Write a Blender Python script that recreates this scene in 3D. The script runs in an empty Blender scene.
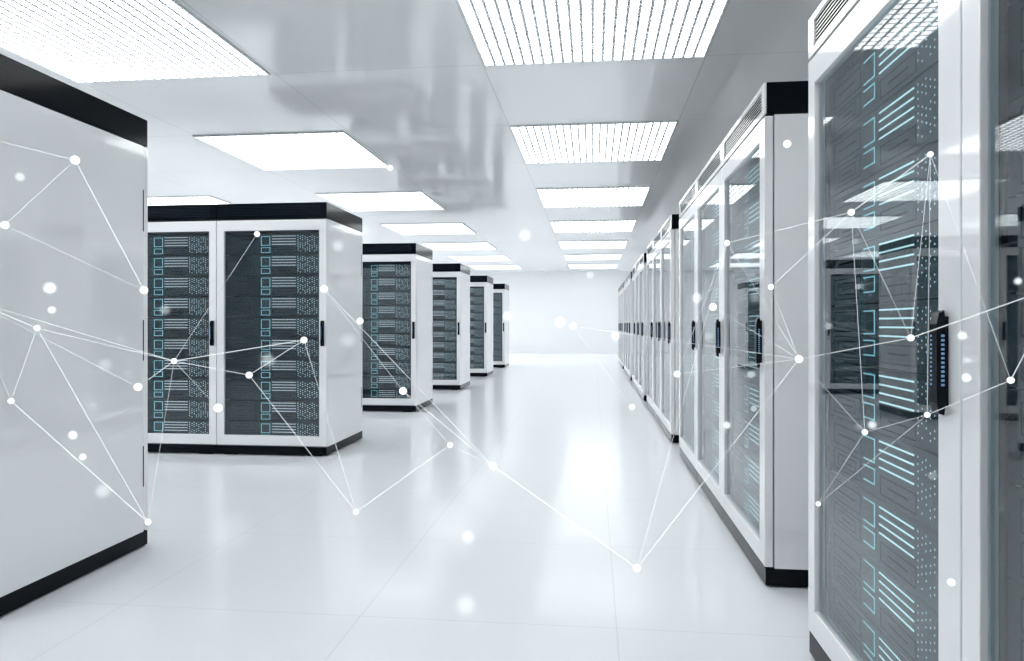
import bpy, bmesh, math, random
from mathutils import Vector
S = bpy.context.scene
COL = S.collection
R = math.radians

# ---------------------------------------------------------------- camera, world, exposure
EYE = 1.1
cam_data = bpy.data.cameras.new('camera')
cam_data.sensor_width = 36.0
cam_data.lens = 712 / 1024 * 36
cam_data.shift_y = -6.5 / 1024
cam_data.clip_start = 0.02
cam = bpy.data.objects.new('camera', cam_data)
COL.objects.link(cam)
cam.location = (0, 0, EYE)
cam.rotation_euler = (R(90), 0, R(6.49))
S.camera = cam
S.view_settings.view_transform = 'Standard'
S.view_settings.look = 'None'
S.view_settings.gamma = 1
S.view_settings.use_curve_mapping = False
S.view_settings.exposure = 0.70
S.cycles.max_bounces = 24
S.cycles.diffuse_bounces = 20
S.cycles.glossy_bounces = 5
S.cycles.transparent_max_bounces = 16
S.cycles.sample_clamp_indirect = 6
world = bpy.data.worlds.new('world')
S.world = world
world.use_nodes = True
world.node_tree.nodes['Background'].inputs[0].default_value = (0.85, 0.92, 1, 1)
world.node_tree.nodes['Background'].inputs[1].default_value = 0.5
LAMP = 2.75            # strength of the ceiling light panels

# ---------------------------------------------------------------- materials
def mat(name, color, rough=0.5, metal=0.0, ior=1.5, coat=0.0, coat_rough=0.03, coat_ior=1.5, emit=None, strength=0.0):
    m = bpy.data.materials.new(name)
    m.use_nodes = True
    b = m.node_tree.nodes['Principled BSDF']
    b.inputs['Base Color'].default_value = (*color, 1)
    b.inputs['Roughness'].default_value = rough
    b.inputs['Metallic'].default_value = metal
    b.inputs['IOR'].default_value = ior
    b.inputs['Coat Weight'].default_value = coat
    b.inputs['Coat Roughness'].default_value = coat_rough
    b.inputs['Coat IOR'].default_value = coat_ior
    if emit:
        b.inputs['Emission Color'].default_value = (*emit, 1)
        b.inputs['Emission Strength'].default_value = strength
    return m

def nodes(m):
    return m.node_tree.nodes, m.node_tree.links, m.node_tree.nodes['Principled BSDF']

def noise_color(m, c1, c2, scale, vec_scale=(1, 1, 1), detail=4):
    n, l, b = nodes(m)
    tc = n.new('ShaderNodeTexCoord'); mp = n.new('ShaderNodeMapping')
    mp.inputs['Scale'].default_value = vec_scale
    nz = n.new('ShaderNodeTexNoise'); nz.inputs['Scale'].default_value = scale; nz.inputs['Detail'].default_value = detail
    cr = n.new('ShaderNodeValToRGB')
    cr.color_ramp.elements[0].position = 0.35; cr.color_ramp.elements[0].color = (*c1, 1)
    cr.color_ramp.elements[1].position = 0.65; cr.color_ramp.elements[1].color = (*c2, 1)
    l.new(tc.outputs['Object'], mp.inputs[0]); l.new(mp.outputs[0], nz.inputs['Vector'])
    l.new(nz.outputs['Fac'], cr.inputs[0]); l.new(cr.outputs[0], b.inputs['Base Color'])

def tiled(m, base, line, size, off, width):
    """square tiles with thin joints, from world position"""
    n, l, b = nodes(m)
    g = n.new('ShaderNodeNewGeometry'); sp = n.new('ShaderNodeSeparateXYZ')
    l.new(g.outputs['Position'], sp.inputs[0])
    outs = []
    for i in (0, 1):
        a = n.new('ShaderNodeMath'); a.operation = 'SUBTRACT'; l.new(sp.outputs[i], a.inputs[0]); a.inputs[1].default_value = off[i]
        p = n.new('ShaderNodeMath'); p.operation = 'PINGPONG'; l.new(a.outputs[0], p.inputs[0]); p.inputs[1].default_value = size / 2
        q = n.new('ShaderNodeMath'); q.operation = 'LESS_THAN'; l.new(p.outputs[0], q.inputs[0]); q.inputs[1].default_value = width / 2
        outs.append(q)
    mx = n.new('ShaderNodeMath'); mx.operation = 'MAXIMUM'
    l.new(outs[0].outputs[0], mx.inputs[0]); l.new(outs[1].outputs[0], mx.inputs[1])
    mix = n.new('ShaderNodeMix'); mix.data_type = 'RGBA'
    mix.inputs['A'].default_value = (*base, 1); mix.inputs['B'].default_value = (*line, 1)
    l.new(mx.outputs[0], mix.inputs['Factor']); l.new(mix.outputs['Result'], b.inputs['Base Color'])

M = {}
M['white'] = mat('white_lacquer', (0.86, 0.865, 0.87), 0.35, coat=1, coat_rough=0.06, coat_ior=2.0)
M['black'] = mat('black_gloss', (0.003, 0.005, 0.008), 0.10, ior=1.2)
M['inner'] = mat('dark_interior', (0.03, 0.038, 0.045), 0.6)
M['slot'] = mat('black_slot', (0.002, 0.002, 0.003), 0.9, ior=1.03)
M['slat'] = mat('blue_black_slat', (0.006, 0.014, 0.028), 0.3, ior=1.25)
M['face'] = mat('blue_grey_faceplate', (0.075, 0.10, 0.12), 0.38, metal=0.3)
noise_color(M['face'], (0.032, 0.046, 0.056), (0.041, 0.058, 0.070), 2.5, (1, 1, 1), 1)
M['engrave'] = mat('engraved_line', (0.008, 0.011, 0.013), 0.7, ior=1.1)
M['cyan'] = mat('cyan_light', (0.2, 0.5, 0.55), 0.4, emit=(0.38, 0.72, 0.78), strength=0.52)
M['white_bar'] = mat('white_light', (0.7, 0.7, 0.7), 0.4, emit=(0.80, 0.80, 0.82), strength=0.64)
M['bar'] = mat('pale_cyan_light', (0.6, 0.8, 0.8), 0.4, emit=(0.72, 0.95, 0.96), strength=0.62)
M['dot'] = mat('pale_dot_light', (0.6, 0.7, 0.72), 0.4, emit=(0.68, 0.82, 0.86), strength=0.62)
M['handle'] = mat('black_handle', (0.004, 0.008, 0.013), 0.2, ior=1.25)
M['led'] = mat('blue_led', (0.1, 0.2, 0.4), 0.4, emit=(0.14, 0.28, 0.42), strength=0.33)
M['lattice'] = mat('white_lattice', (0.74, 0.78, 0.79), 0.5)
M['wall'] = mat('white_wall', (0.86, 0.865, 0.87), 0.4, coat=0.5, coat_rough=0.1)
M['ceiling'] = mat('white_ceiling', (0.94, 0.942, 0.942), 0.4, coat=1, coat_rough=0.09, coat_ior=1.6)
tiled(M['ceiling'], (0.94, 0.942, 0.942), (0.60, 0.63, 0.65), 1.655, (-0.83, 3.70), 0.007)
M['floor'] = mat('white_floor', (0.845, 0.862, 0.885), 0.5, ior=1.1, coat=0.9, coat_rough=0.15, coat_ior=1.27)
tiled(M['floor'], (0.845, 0.862, 0.885), (0.74, 0.765, 0.795), 0.955, (0.085, 2.60), 0.005)
M['diffuser'] = mat('glowing_diffuser', (0.9, 0.9, 0.9), 0.5, emit=(0.985, 0.99, 0.995), strength=LAMP)

def glass_material():
    m = bpy.data.materials.new('tinted_glass'); m.use_nodes = True
    n = m.node_tree.nodes; l = m.node_tree.links
    n.remove(n['Principled BSDF']); out = n['Material Output']
    t = n.new('ShaderNodeBsdfTransparent'); t.inputs[0].default_value = (0.80, 0.87, 0.90, 1)
    g = n.new('ShaderNodeBsdfGlossy'); g.inputs['Roughness'].default_value = 0.015
    f = n.new('ShaderNodeFresnel')
    ge = n.new('ShaderNodeNewGeometry'); mr = n.new('ShaderNodeMapRange')   # same reflectance on both faces of the thin pane
    mr.inputs['To Min'].default_value = 1.6; mr.inputs['To Max'].default_value = 1 / 1.6
    l.new(ge.outputs['Backfacing'], mr.inputs['Value']); l.new(mr.outputs[0], f.inputs[0])
    x = n.new('ShaderNodeMixShader')
    l.new(f.outputs[0], x.inputs[0]); l.new(t.outputs[0], x.inputs[1]); l.new(g.outputs[0], x.inputs[2])
    l.new(x.outputs[0], out.inputs[0])
    return m
M['glass'] = glass_material()

def glow_material(name, color, strength, alpha):
    m = bpy.data.materials.new(name); m.use_nodes = True
    n = m.node_tree.nodes; l = m.node_tree.links
    n.remove(n['Principled BSDF']); out = n['Material Output']
    t = n.new('ShaderNodeBsdfTransparent')
    e = n.new('ShaderNodeEmission'); e.inputs[0].default_value = (*color, 1); e.inputs[1].default_value = strength
    x = n.new('ShaderNodeMixShader'); x.inputs[0].default_value = alpha
    l.new(t.outputs[0], x.inputs[1]); l.new(e.outputs[0], x.inputs[2]); l.new(x.outputs[0], out.inputs[0])
    return m
M['node'] = glow_material('glowing_node', (0.92, 1.0, 1.0), 1.0, 1.0)
M['link'] = glow_material('glowing_link', (0.90, 0.98, 1.0), 0.95, 0.30)

def orb_material(radius, color, amount):
    m = bpy.data.materials.new('soft_glow_volume'); m.use_nodes = True
    n = m.node_tree.nodes; l = m.node_tree.links
    n.remove(n['Principled BSDF']); out = n['Material Output']
    v = n.new('ShaderNodeVolumePrincipled')
    v.inputs['Density'].default_value = 0
    v.inputs['Emission Color'].default_value = (*color, 1)
    tc = n.new('ShaderNodeTexCoord'); ln = n.new('ShaderNodeVectorMath'); ln.operation = 'LENGTH'
    mr = n.new('ShaderNodeMapRange'); mr.interpolation_type = 'SMOOTHSTEP'
    mr.inputs['From Min'].default_value = 0.35 * radius; mr.inputs['From Max'].default_value = radius
    mr.inputs['To Min'].default_value = 1.1 * amount / (2 * radius); mr.inputs['To Max'].default_value = 0
    l.new(tc.outputs['Object'], ln.inputs[0]); l.new(ln.outputs['Value'], mr.inputs['Value'])
    l.new(mr.outputs[0], v.inputs['Emission Strength'])
    l.new(v.outputs[0], out.inputs['Volume'])
    return m

# ---------------------------------------------------------------- helpers
def bx(bm, x0, x1, y0, y1, z0, z1, mi=0):
    v = [bm.verts.new((x, y, z)) for z in (z0, z1) for (x, y) in ((x0, y0), (x1, y0), (x1, y1), (x0, y1))]
    for q in ((3, 2, 1, 0), (4, 5, 6, 7), (0, 1, 5, 4), (1, 2, 6, 5), (2, 3, 7, 6), (3, 0, 4, 7)):
        f = bm.faces.new([v[i] for i in q]); f.material_index = mi

def ring(bm, X, Z, x, z, y0, y1, mi=0):
    """rectangular frame in the xz plane: outer X,Z; opening x,z; from y0 to y1"""
    def loop(a, b, y):
        return [bm.verts.new(p) for p in ((a[0], y, b[0]), (a[1], y, b[0]), (a[1], y, b[1]), (a[0], y, b[1]))]
    of, nf, ob, nb = loop(X, Z, y0), loop(x, z, y0), loop(X, Z, y1), loop(x, z, y1)
    for i in range(4):
        j = (i + 1) % 4
        for q in ((of[i], of[j], nf[j], nf[i]), (ob[j], ob[i], nb[i], nb[j]), (of[j], of[i], ob[i], ob[j]), (nf[i], nf[j], nb[j], nb[i])):
            f = bm.faces.new(q); f.material_index = mi

def outline(bm, x0, x1, z0, z1, w, y0, y1, mi=0):
    ring(bm, (x0, x1), (z0, z1), (x0 + w, x1 - w), (z0 + w, z1 - w), y0, y1, mi)

def obj(name, bm, mats, parent=None, bevel=0.0):
    me = bpy.data.meshes.new(name); bm.normal_update(); bm.to_mesh(me); bm.free()
    for k in (mats if isinstance(mats, (list, tuple)) else [mats]): me.materials.append(M[k] if isinstance(k, str) else k)
    o = bpy.data.objects.new(name, me); COL.objects.link(o)
    if parent: o.parent = parent
    if bevel:
        b = o.modifiers.new('bevel', 'BEVEL'); b.width = bevel; b.segments = 2; b.limit_method = 'ANGLE'
        b.harden_normals = False
    return o

def tag(o, label, cat, group=None):
    o['label'] = label; o['category'] = cat
    if group: o['group'] = group
    return o

def struct(name, bm, m):
    o = obj(name, bm, m); o['kind'] = 'structure'; return o

def empty(name, loc=(0, 0, 0), rz=0):
    o = bpy.data.objects.new(name, None); COL.objects.link(o)
    o.location = loc; o.rotation_euler = (0, 0, rz); o.empty_display_size = 0.1
    return o

KIDS = {}
def kids(o):
    return [c for c in o.children]

def dup(o, parent=None):
    c = o.copy(); COL.objects.link(c)
    if parent: c.parent = parent
    for ch in kids(o): dup(ch, c)
    return c

# ---------------------------------------------------------------- room
CEIL = 3.07
XL, XR, YN, YF = -8.1, 1.95, -4.6, 26.8
def box_bm(*a):
    bm = bmesh.new(); bx(bm, *a); return bm
struct('floor', box_bm(XL - .2, XR + .2, YN - .2, YF + .2, -0.2, 0), 'floor')
struct('ceiling', box_bm(XL - .2, XR + .2, YN - .2, YF + .2, CEIL, CEIL + 0.2), 'ceiling')
struct('wall_back', box_bm(XL, XR, YF, YF + 0.2, 0, CEIL), 'wall')
struct('wall_front', box_bm(XL, XR, YN - 0.2, YN, 0, CEIL), 'wall')
struct('wall_left', box_bm(XL - 0.2, XL, YN, YF, 0, CEIL), 'wall')
struct('wall_right', box_bm(XR, XR + 0.2, YN, YF, 0, CEIL), 'wall')

# ---------------------------------------------------------------- ceiling lights
TILE = 1.64
def make_light():
    root = empty('ceiling_light')
    h = TILE / 2
    bm = bmesh.new()
    for (a, b) in (((-h, h), (-h, -h + .014)), ((-h, h), (h - .014, h)), ((-h, -h + .014), (-h + .014, h - .014)), ((h - .014, h), (-h + .014, h - .014))):
        bx(bm, a[0], a[1], b[0], b[1], -0.015, 0)
    obj('frame', bm, 'lattice', root)
    obj('diffuser', box_bm(-h + .014, h - .014, -h + .014, h - .014, -0.006, -0.001), 'diffuser', root)
    bm = bmesh.new(); n = 22; p = (TILE - .028) / n
    for i in range(1, n):
        q = -h + .014 + i * p
        bx(bm, q - .010, q + .010, -h + .014, h - .014, -0.012, -0.008)
        bx(bm, -h + .014, h - .014, q - .0045, q + .0045, -0.0125, -0.0085)
    obj('louvre_grid', bm, 'lattice', root)
    return root
light0 = make_light(); used = False
ORD = ['first', 'second', 'third', 'fourth', 'fifth', 'sixth', 'seventh', 'eighth', 'ninth', 'tenth']
COLS = [(-0.83 + 0.8275, 'centre row above the aisle'), (-4.17 + 0.83, 'row left of the aisle'), (-7.5 + 0.83, 'far left row by the wall')]
for ci, (cx, cname) in enumerate(COLS):
    ys = [3.70 + 0.8275 + 3.31 * k for k in range(-1, 7)]
    for k, y in enumerate(ys):
        o = light0 if not used else dup(light0); used = True
        o.location = (cx, y, CEIL - 0.0005)
        if k == 0: lab = 'square grid ceiling light right overhead of the camera, %s' % cname
        else: lab = 'grid ceiling light, %s from the camera in the %s' % (ORD[k - 1], cname)
        tag(o, lab, 'ceiling light', 'grid lights in the ceiling')

# ---------------------------------------------------------------- server unit
SW, SH = 0.86, 0.1705
random.seed(7)
def server_shell(bm, side):
    bx(bm, -SW / 2, SW / 2, 0, 0.010, 0, SH, 0)
    bx(bm, -SW / 2 + .01, SW / 2 - .01, 0.010, 0.66, 0.002, SH - .002, 1)
    def fx(f): return -0.415 + 0.83 * f
    def fz(v): return SH * (1 - v)
    # engraved panels: nested outlines and grip slots
    e = .512 - LAY[side][1][0]
    for (a, b, v0, v1) in ((.03, .30, .10, .46), (.03, .30, .54, .92), (.07, .25, .62, .84), (.52 - e, .775 - e, .63, .93)):
        outline(bm, fx(a), fx(b), fz(v1), fz(v0), .0034, -0.0006, 0.002, 1)
    for (a, b, v) in ((.08, .25, .27), (.12, .22, .73), (.58 - e, .72 - e, .77)):
        bx(bm, fx(a), fx(b), -0.0006, 0.002, fz(v) - .003, fz(v) + .002, 1)
    return fx, fz
# layout along the faceplate: status windows, light bars, dots
LAY = {'left': ((.366, .462), (.482, .735), .758, .0040, 'white_bar'), 'right': ((.330, .425), (.462, .712), .740, .0028, 'bar')}
def squares(bm, fx, fz, side, which, mi=0):
    a, b = ((.10, .56), (.65, .92))[which] if side == 'left' else ((.10, .49), (.58, .84))[which]
    p, q = LAY[side][0]
    if side == 'right':      # bracket open on one side
        w = .0036
        bx(bm, fx(p), fx(q) - w, -0.0016, 0.001, fz(a) - w, fz(a), mi); bx(bm, fx(p), fx(q) - w, -0.0016, 0.001, fz(b), fz(b) + w, mi)
        bx(bm, fx(q) - w, fx(q), -0.0016, 0.001, fz(b), fz(a), mi)
        return
    outline(bm, fx(p), fx(q), fz(b), fz(a), .0042, -0.0016, 0.001, mi)
def bar(bm, fx, fz, side, k, mi=0):
    z = fz((.10, .235, .37, .505)[k])
    p, q = LAY[side][1]
    bx(bm, fx(p), fx(q), -0.0016, 0.001, z - .0026, z + .0014, mi)
GRID = []
for i in range(9):
    for j in range(8):
        if random.random() < .66: GRID.append((.0245 * i + random.uniform(-.002, .002), .10 + .10 * j + (.05 if i % 2 else 0)))
def dots(bm, fx, fz, side, mi=0):
    f0, r = LAY[side][2:4]
    for (f, v) in GRID:
        x, z = fx(f0 + f), fz(v)
        vs = [bm.verts.new((x + r * math.cos(t * math.pi / 3), -0.0012, z + r * math.sin(t * math.pi / 3))) for t in range(6)]
        g = bm.faces.new(vs); g.material_index = mi
def make_server(side, detailed):
    bm = bmesh.new(); fx, fz = server_shell(bm, side)
    lamp = LAY[side][4]
    if not detailed:
        for w in (0, 1): squares(bm, fx, fz, side, w, 2)
        for k in range(4): bar(bm, fx, fz, side, k, 3)
        dots(bm, fx, fz, side, 4)
        return obj('server_unit', bm, ['face', 'engrave', 'cyan', lamp, 'dot'])
    root = obj('server_unit', bm, ['face', 'engrave'])
    for w in (0, 1):
        b = bmesh.new(); squares(b, fx, fz, side, w); obj('status_window', b, 'cyan', root)
    for k in range(4):
        b = bmesh.new(); bar(b, fx, fz, side, k); obj('light_bar', b, lamp, root)
    b = bmesh.new(); dots(b, fx, fz, side); o = obj('indicator_dots', b, 'dot', root); o['kind'] = 'stuff'
    return root
protoS = {(a, b): make_server(a, b) for a in ('left', 'right') for b in (True, False)}
usedS = {}

# ---------------------------------------------------------------- rack
D = 0.93
H = 2.11
def make_rack(W, painted_sheen, stile_l, stile_r):
    root = empty('server_rack')
    x0, x1, yf, yb = -W / 2 + .002, W / 2 - .002, -D / 2, D / 2
    # plinth on four low skids
    bm = bmesh.new()
    bx(bm, x0, x1, yf + .004, yb - .004, 0.010, 0.078)
    for (a, b) in ((x0 + .05, x0 + .17), (x1 - .17, x1 - .05)):
        for (c, d) in ((yf + .03, yf + .20), (yb - .20, yb - .03)): bx(bm, a, b, c, d, 0, 0.010)
    obj('plinth', bm, 'black', root)
    # body shell: outer walls white, lining dark, open at the front
    bm = bmesh.new(); t = 0.03; f = yf + .040; bk = yb - .034
    bx(bm, x0, x0 + t, f, bk, 0.080, 1.974); bx(bm, x1 - t, x1, f, bk, 0.080, 1.974)
    bx(bm, x0 + t, x1 - t, f, bk, 0.080, 0.104); bx(bm, x0 + t, x1 - t, f, bk, 1.944, 1.974)
    bx(bm, x0 + t, x1 - t, bk - .01, bk, 0.110, 1.944)
    obj('body', bm, 'white', root)
    bm = bmesh.new()
    ring(bm, (x0 + t, x1 - t), (0.104, 1.944), (-0.432, 0.432), (0.1055, 1.866), yf + .045, yf + .065)
    ring(bm, (x0 + t, x1 - t), (0.104, 1.944), (-0.432, 0.432), (0.1055, 1.866), yb - .20, yb - .18)
    obj('mounting_rails', bm, 'inner', root)
    # rear door with three slim hinges on the side edge
    rd = obj('rear_door', box_bm(x0, x1, yb - .031, yb, 0.085, 1.969), 'white', root, 0.003)
    for (a, b) in ((.30, .50), (.92, 1.12), (1.555, 1.76)):
        obj('hinge', box_bm(x1 - .004, x1 + .0015, yb - .040, yb - .034, a, b), 'slot', rd)
    # cap
    bm = bmesh.new(); cz = 1.979
    ft = yf + .008
    ring(bm, (x0, x1), (cz, H), (x0 + .055, x1 - .055), (cz + .022, H - .020), yf, ft, 1)
    bx(bm, x0, x1, ft, yb - .002, cz, H, 0)
    if painted_sheen: bx(bm, x0 + .05, x1 - .05, ft - .0008, ft + .001, cz + .015, H - .015, 2)
    cap = obj('top_cap', bm, ['black', 'white' if painted_sheen else 'black', 'slot'], root, 0.002)  # white ring and louvres: grazing reflection on black gloss put into the colour
    bm = bmesh.new(); a, b = cz + .022, H - .020; n = 7
    pz = (b - a) / n
    for i in range(n):
        z = a + pz * i
        bx(bm, x0 + .055, x1 - .055, yf + .0052, yf + .0068, z + pz * .76, z + pz)
    obj('vent_louvres', bm, 'white' if painted_sheen else 'slat', cap)
    # door: stiles and rails round a recessed pane
    gx0, gx1, gz0, gz1 = -W / 2 + stile_l, W / 2 - stile_r, 0.168, 1.882
    bm = bmesh.new()
    ring(bm, (x0, x1), (0.085, 1.969), (gx0, gx1), (gz0, gz1), yf, yf + .034)
    door = obj('door', bm, 'white', root, 0.0025)
    obj('glass_pane', box_bm(gx0 - .004, gx1 + .004, yf + .014, yf + .019, gz0 - .004, gz1 + .004), 'glass', door)
    # handle: swing grip standing off the stile, with a column of small blue lights
    hx = gx1 + .033
    bm = bmesh.new()
    bx(bm, hx - .012, hx + .012, yf - .008, yf, 0.935, 1.115, 0)
    prof = [(-.008, .930), (-.010, .916), (-.020, .920), (-.024, .94), (-.0245, 1.10), (-.020, 1.122), (-.010, 1.128), (-.008, 1.11)]
    A = [bm.verts.new((hx - .014, yf + y, z)) for y, z in prof]; B = [bm.verts.new((hx + .016, yf + y, z)) for y, z in prof]
    bm.faces.new(A); bm.faces.new(list(reversed(B)))
    for i in range(len(prof)):
        j = (i + 1) % len(prof); bm.faces.new((A[j], A[i], B[i], B[j]))
    bmesh.ops.recalc_face_normals(bm, faces=bm.faces)
    for i in range(12):
        z = 0.975 + i * .009
        bx(bm, hx + .0155, hx + .0168, yf - .016, yf - .010, z, z + .0045, 1)
        bx(bm, hx - .010, hx - .005, yf - .0252, yf - .0240, z, z + .004, 1)
    obj('handle', bm, ['handle', 'led', 'dot'], door)
    return root
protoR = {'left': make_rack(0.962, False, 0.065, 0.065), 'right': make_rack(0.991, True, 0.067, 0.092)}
usedR = {'left': False, 'right': False}

def place_rack(kind, corner_x, corner_y, phrase, label, group, detail):
    """left racks face the camera, corner = front right corner; right racks face the aisle, corner = far front corner"""
    o = protoR[kind] if not usedR[kind] else dup(protoR[kind]); usedR[kind] = True
    W = 0.962 if kind == 'left' else 0.991
    if kind == 'left':
        c = Vector((corner_x - W / 2, corner_y + D / 2, 0)); rz = 0
        fwd = Vector((0, 1, 0))
    else:
        c = Vector((corner_x + D / 2, corner_y - W / 2, 0)); rz = -math.pi / 2
        fwd = Vector((1, 0, 0))
    o.location = c; o.rotation_euler = (0, 0, rz)
    tag(o, label, 'server rack', group)
    for i in range(10):
        key = (kind, detail)
        s = dup(protoS[key]) if key in usedS else protoS[key]; usedS[key] = True
        s.location = c + fwd * (-D / 2 + .050) + Vector((0, 0, 1.862 - .1755 * (i + 1)))
        s.rotation_euler = (0, 0, rz)
        pos = 'topmost' if i == 0 else 'lowest' if i == 9 else ORD[i] + ' from the top'
        tag(s, 'dark server, %s in %s' % (pos, phrase), 'server', 'server units in %s' % phrase)

# ---------------------------------------------------------------- right row: groups of racks facing the aisle
XRK = 0.712
place_rack('right', XRK, 2.469, 'the nearest right rack', 'large white server rack nearest on the right, whole glass door in view', 'white racks along the right of the aisle', True)
place_rack('right', XRK, 2.469 - 0.993, 'the rack cut by the right edge', 'white server rack cut off by the right edge of the photo', 'white racks along the right of the aisle', True)
for g in range(5):
    y0 = 3.07 + 3.60 * g
    for k in range(3):
        far = y0 + 0.993 *  (k + 1)
        det = g == 0
        blk = ORD[g + 1]
        phrase = '%s rack of %s right block' % (ORD[k], blk)
        lab = 'white server rack, %s from the camera in the %s right block' % (ORD[k], blk)
        if k == 0: lab = 'white server rack with black-capped end panel, first of the %s right block' % blk
        place_rack('right', XRK, far, phrase, lab, 'white racks along the right of the aisle', det)

# ---------------------------------------------------------------- left rows facing the camera
XLK = -2.19
place_rack('left', -2.195, 3.31 - D, 'the nearest left rack', 'nearest left server rack showing only its blank glossy side panel', 'white racks in rows on the left', False)
for r, y in enumerate((5.68, 8.68, 11.68, 14.68, 17.68)):
    for k in range(3 if r == 0 else 2):
        row = ORD[r + 1]
        phrase = '%s rack of %s left row' % (('aisle-end', 'second', 'innermost')[k], row)
        if k == 0: lab = 'black-capped white server rack at the aisle end of the %s left row' % row
        elif k == 1: lab = 'white server rack left of the aisle-end one in the %s left row' % row
        else: lab = 'white server rack furthest from the aisle in the %s left row' % row
        place_rack('left', XLK - 0.964 * k, y, phrase, lab, 'white racks in rows on the left', r < 3)

# ---------------------------------------------------------------- glowing network hanging in the aisle
NODES = {
    'L0': (-1.601, 2.047, 1.610, 0.0133),
    'L1': (-1.671, 1.859, 1.383, 0.0109),
    'L2': (-1.527, 2.279, 1.216, 0.0130),
    'L3': (-1.899, 2.247, 1.086, 0.0098),
    'L4': (-1.832, 2.062, 0.856, 0.0090),
    'L5': (-1.732, 2.610, 0.324, 0.0112),
    'L6': (-1.573, 2.529, 0.960, 0.0108),
    'L7': (-1.591, 2.341, 0.878, 0.0134),
    'L8': (-1.860, 3.365, 0.681, 0.0213),
    'L9': (-1.847, 3.663, 0.824, 0.0180),
    'L10': (-1.633, 3.889, 1.009, 0.0189),
    'L11': (-1.817, 3.694, 1.590, 0.0155),
    'LA': (-1.664, 1.692, 1.609, 0.0075),
    'LB': (-1.664, 1.737, 1.165, 0.0077),
    'L12': (-1.553, 4.632, 1.120, 0.0223),
    'L13': (-1.704, 4.376, 1.323, 0.0242),
    'C0': (-1.205, 3.530, 0.138, 0.0146),
    'C1': (-0.978, 4.821, 0.267, 0.0196),
    'C2': (-0.669, 4.750, 0.144, 0.0256),
    'C3': (0.170, 2.811, 0.149, 0.0148),
    'C4': (-1.420, 4.885, 2.199, 0.0201),
    'C5': (-1.334, 4.912, 0.627, 0.0269),
    'R0': (0.498, 2.735, 1.403, 0.0107),
    'R1': (0.588, 2.449, 1.223, 0.0095),
    'R2': (0.482, 1.401, 1.310, 0.0062),
    'R3': (0.514, 1.858, 1.012, 0.0095),
    'R4': (0.541, 1.218, 1.374, 0.0046),
    'R5': (0.613, 1.461, 1.073, 0.0065),
    'R6': (0.532, 1.472, 0.887, 0.0056),
    'R7': (0.563, 1.279, 0.946, 0.0048),
    'R8': (0.525, 1.741, 0.678, 0.0056),
    'R9': (0.583, 1.073, 1.021, 0.0047),
    'R10': (0.634, 1.051, 1.153, 0.0039),
    'R11': (0.484, 1.853, 1.552, 0.0095),
    'R12': (0.581, 3.560, 1.183, 0.0185),
    'R13': (0.508, 4.420, 0.796, 0.0202),
    'R14': (-0.141, 5.076, 1.086, 0.0236),
    'R15': (0.288, 5.364, 0.482, 0.0212),
}
LINKS = '''LA-L0 L0-L1 L0-L2* L1-L2. LB-L3* LB-L6 L3-L6 L3-L4 L3-L5 L4-L5* L4-LB. L7-L6 LB-L7. L6-L9 L6-L10* L6-L11. L6-L5.
L9-L10 L8-L6. L9-C0 L10-C0 C0-C1 C1-C2. C1-C5. L13-C5. C5-C2 L13-C2 C2-C3* C1-C2 C3-R3 C3-R0. 
R0-R2 R0-R3. R0-R12. R0-R13. R1-R2 R1-R3. R2-R4* R2-R5. R2-R6. R4-R5. R4-R9. R4-R7. R5-R10* R5-R3 R3-R6. R6-R7. R7-R9 R6-R8. R8-R7.
R9-R10* R13-R3. R14-R3. R14-R15. R12-R3. R9-R4.'''.split()
net = empty('glowing_network', (-0.5, 2.6, 0))
tag(net, 'web of glowing white nodes joined by fine lines, floating in the aisle', 'light network')
off = Vector(net.location)
def ball(radius, seg=20, rings=12):
    bm = bmesh.new(); bmesh.ops.create_uvsphere(bm, u_segments=seg, v_segments=rings, radius=radius)
    for f in bm.faces: f.smooth = True
    return bm
for k, (x, y, z, r) in NODES.items():
    o = obj('node', ball(r), 'node', net); o.location = Vector((x, y, z)) - off
done = set()
for t in LINKS:
    w = 0.6
    if t[-1] == '*': w = 0.85; t = t[:-1]
    elif t[-1] == '.': w = 0.38; t = t[:-1]
    a, b = t.split('-')
    if (a, b) in done or (b, a) in done: continue
    done.add((a, b))
    p, q = Vector(NODES[a][:3]) - off, Vector(NODES[b][:3]) - off
    ra, rb = [NODES[n][1] / 712 * 0.62 * w for n in (a, b)]
    d = (q - p).normalized(); u = d.cross(Vector((0, 0, 1))).normalized(); v = d.cross(u)
    bm = bmesh.new()
    L0 = [bm.verts.new(p + (u * math.cos(i * math.pi / 3) + v * math.sin(i * math.pi / 3)) * ra) for i in range(6)]
    L1 = [bm.verts.new(q + (u * math.cos(i * math.pi / 3) + v * math.sin(i * math.pi / 3)) * rb) for i in range(6)]
    for i in range(6): bm.faces.new((L0[i], L0[(i + 1) % 6], L1[(i + 1) % 6], L1[i]))
    bm.faces.new(L0[::-1]); bm.faces.new(L1)
    obj('link', bm, 'link', net)

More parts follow.
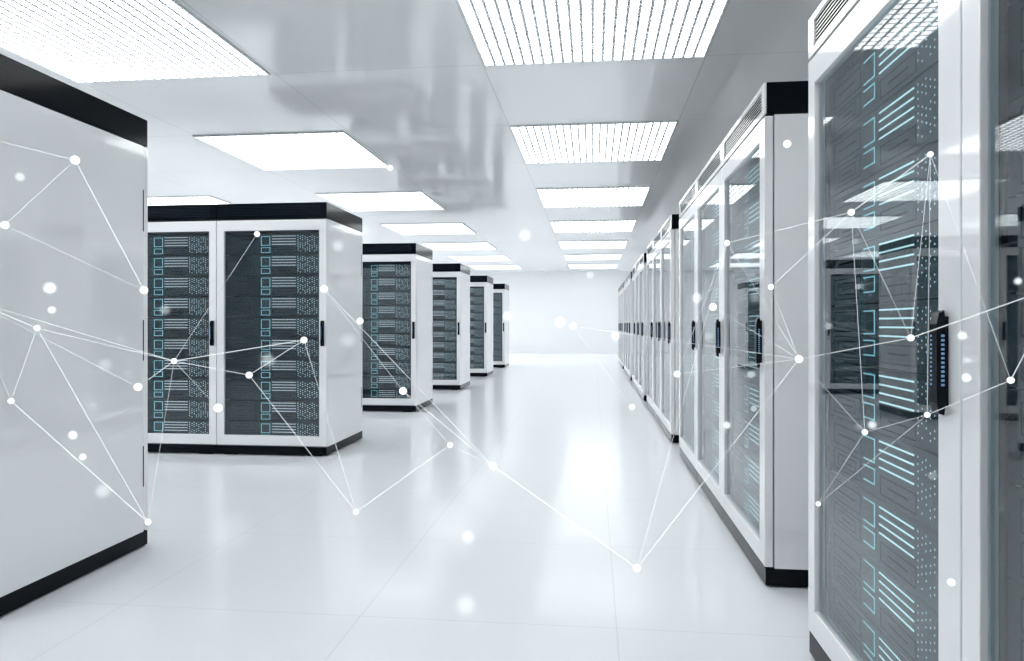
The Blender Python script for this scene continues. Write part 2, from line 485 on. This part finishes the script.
ORBS = [
    (-1.829, 2.094, 1.572, 0.0193, .5, 'small soft white orb high before the blank side of the nearest left rack'),
    (-1.762, 2.139, 1.218, 0.0261, .8, 'soft white orb at mid height at the left edge, upper of the two close together'),
    (-1.464, 1.785, 1.138, 0.0136, .8, 'small white orb just below the upper orb near the left edge'),
    (-1.858, 2.365, 0.701, 0.0216, .7, 'soft white orb low before the blank left rack side, upper of two'),
    (-1.627, 2.115, 0.673, 0.0144, .9, 'small bright orb low before the blank left rack side, lower of two'),
    (-1.714, 2.328, 0.512, 0.0352, .35, 'broad faint orb near the bottom of the blank left rack side'),
    (-1.578, 2.153, 0.967, 0.0293, .2, 'very faint blurred orb in the middle of the blank left rack side'),
    (-1.641, 2.578, 1.154, 0.0270, .3, 'faint bluish orb before the servers of the second left rack, upper left'),
    (-1.960, 4.12, 0.88, 0.058, .35, 'faint bluish orb before the glass of the second row aisle-end rack'),
    (-1.406, 2.648, 0.285, 0.1019, .10, 'large pale disc of glow over the floor at lower left'),
    (-1.475, 4.173, 1.003, 0.0666, .2, 'faint glow beside the side panel of the second row aisle-end rack'),
    (-1.782, 4.837, 1.649, 0.0563, .3, 'soft glow high on the side panel of the second row aisle-end rack'),
    (-0.423, 2.352, 0.159, 0.0469, .25, 'faint round cream glow low over the front of the floor'),
    (-0.454, 2.568, 0.321, 0.0329, .3, 'small pale blue glow over the floor below the web crossing'),
    (-0.332, 7.227, 1.120, 0.0710, .7, 'brightest white orb far down the middle of the aisle'),
    (-0.025, 3.559, 2.487, 0.0348, .6, 'soft white orb just under the nearest centre ceiling light'),
    (-0.936, 7.740, 1.188, 0.0657, .6, 'white orb beside the last rack at the end of the left rows'),
    (-0.702, 7.361, 2.024, 0.0831, .4, 'faint glow high in the aisle below the farther ceiling lights'),
    (-0.029, 6.901, 1.572, 0.0482, .4, 'small faint orb before the upper part of the back wall'),
    (0.244, 7.678, 0.972, 0.0641, .6, 'white orb where the right row of racks ends'),
    (0.572, 4.030, 1.244, 0.0387, .6, 'white orb before the second right block, left of its handles'),
    (0.494, 2.715, 0.725, 0.0186, .8, 'small bright orb low before the second right block doors'),
    (0.493, 1.329, 0.921, 0.0107, .7, 'soft orb below the reflected racks in the nearest right door'),
    (0.481, 1.023, 0.751, 0.0068, .9, 'small bright orb low on the frame right of the nearest glass door'),
    (0.585, 1.197, 1.015, 0.0095, .9, 'small orb right of the nearest door handle, lower of two'),
    (0.593, 1.226, 1.081, 0.0097, .7, 'small orb right of the nearest door handle, upper of two'),
    (0.581, 1.052, 1.159, 0.0069, .9, 'small orb before the glass door cut by the right edge'),
]
for (x, y, z, r, a, lab) in ORBS:
    o = obj('glowing_orb', ball(r, 24, 16), orb_material(r, (0.9, 0.98, 1.0), a))
    o.location = (x, y, z)
    tag(o, lab, 'light orb', 'soft glowing orbs in the air')
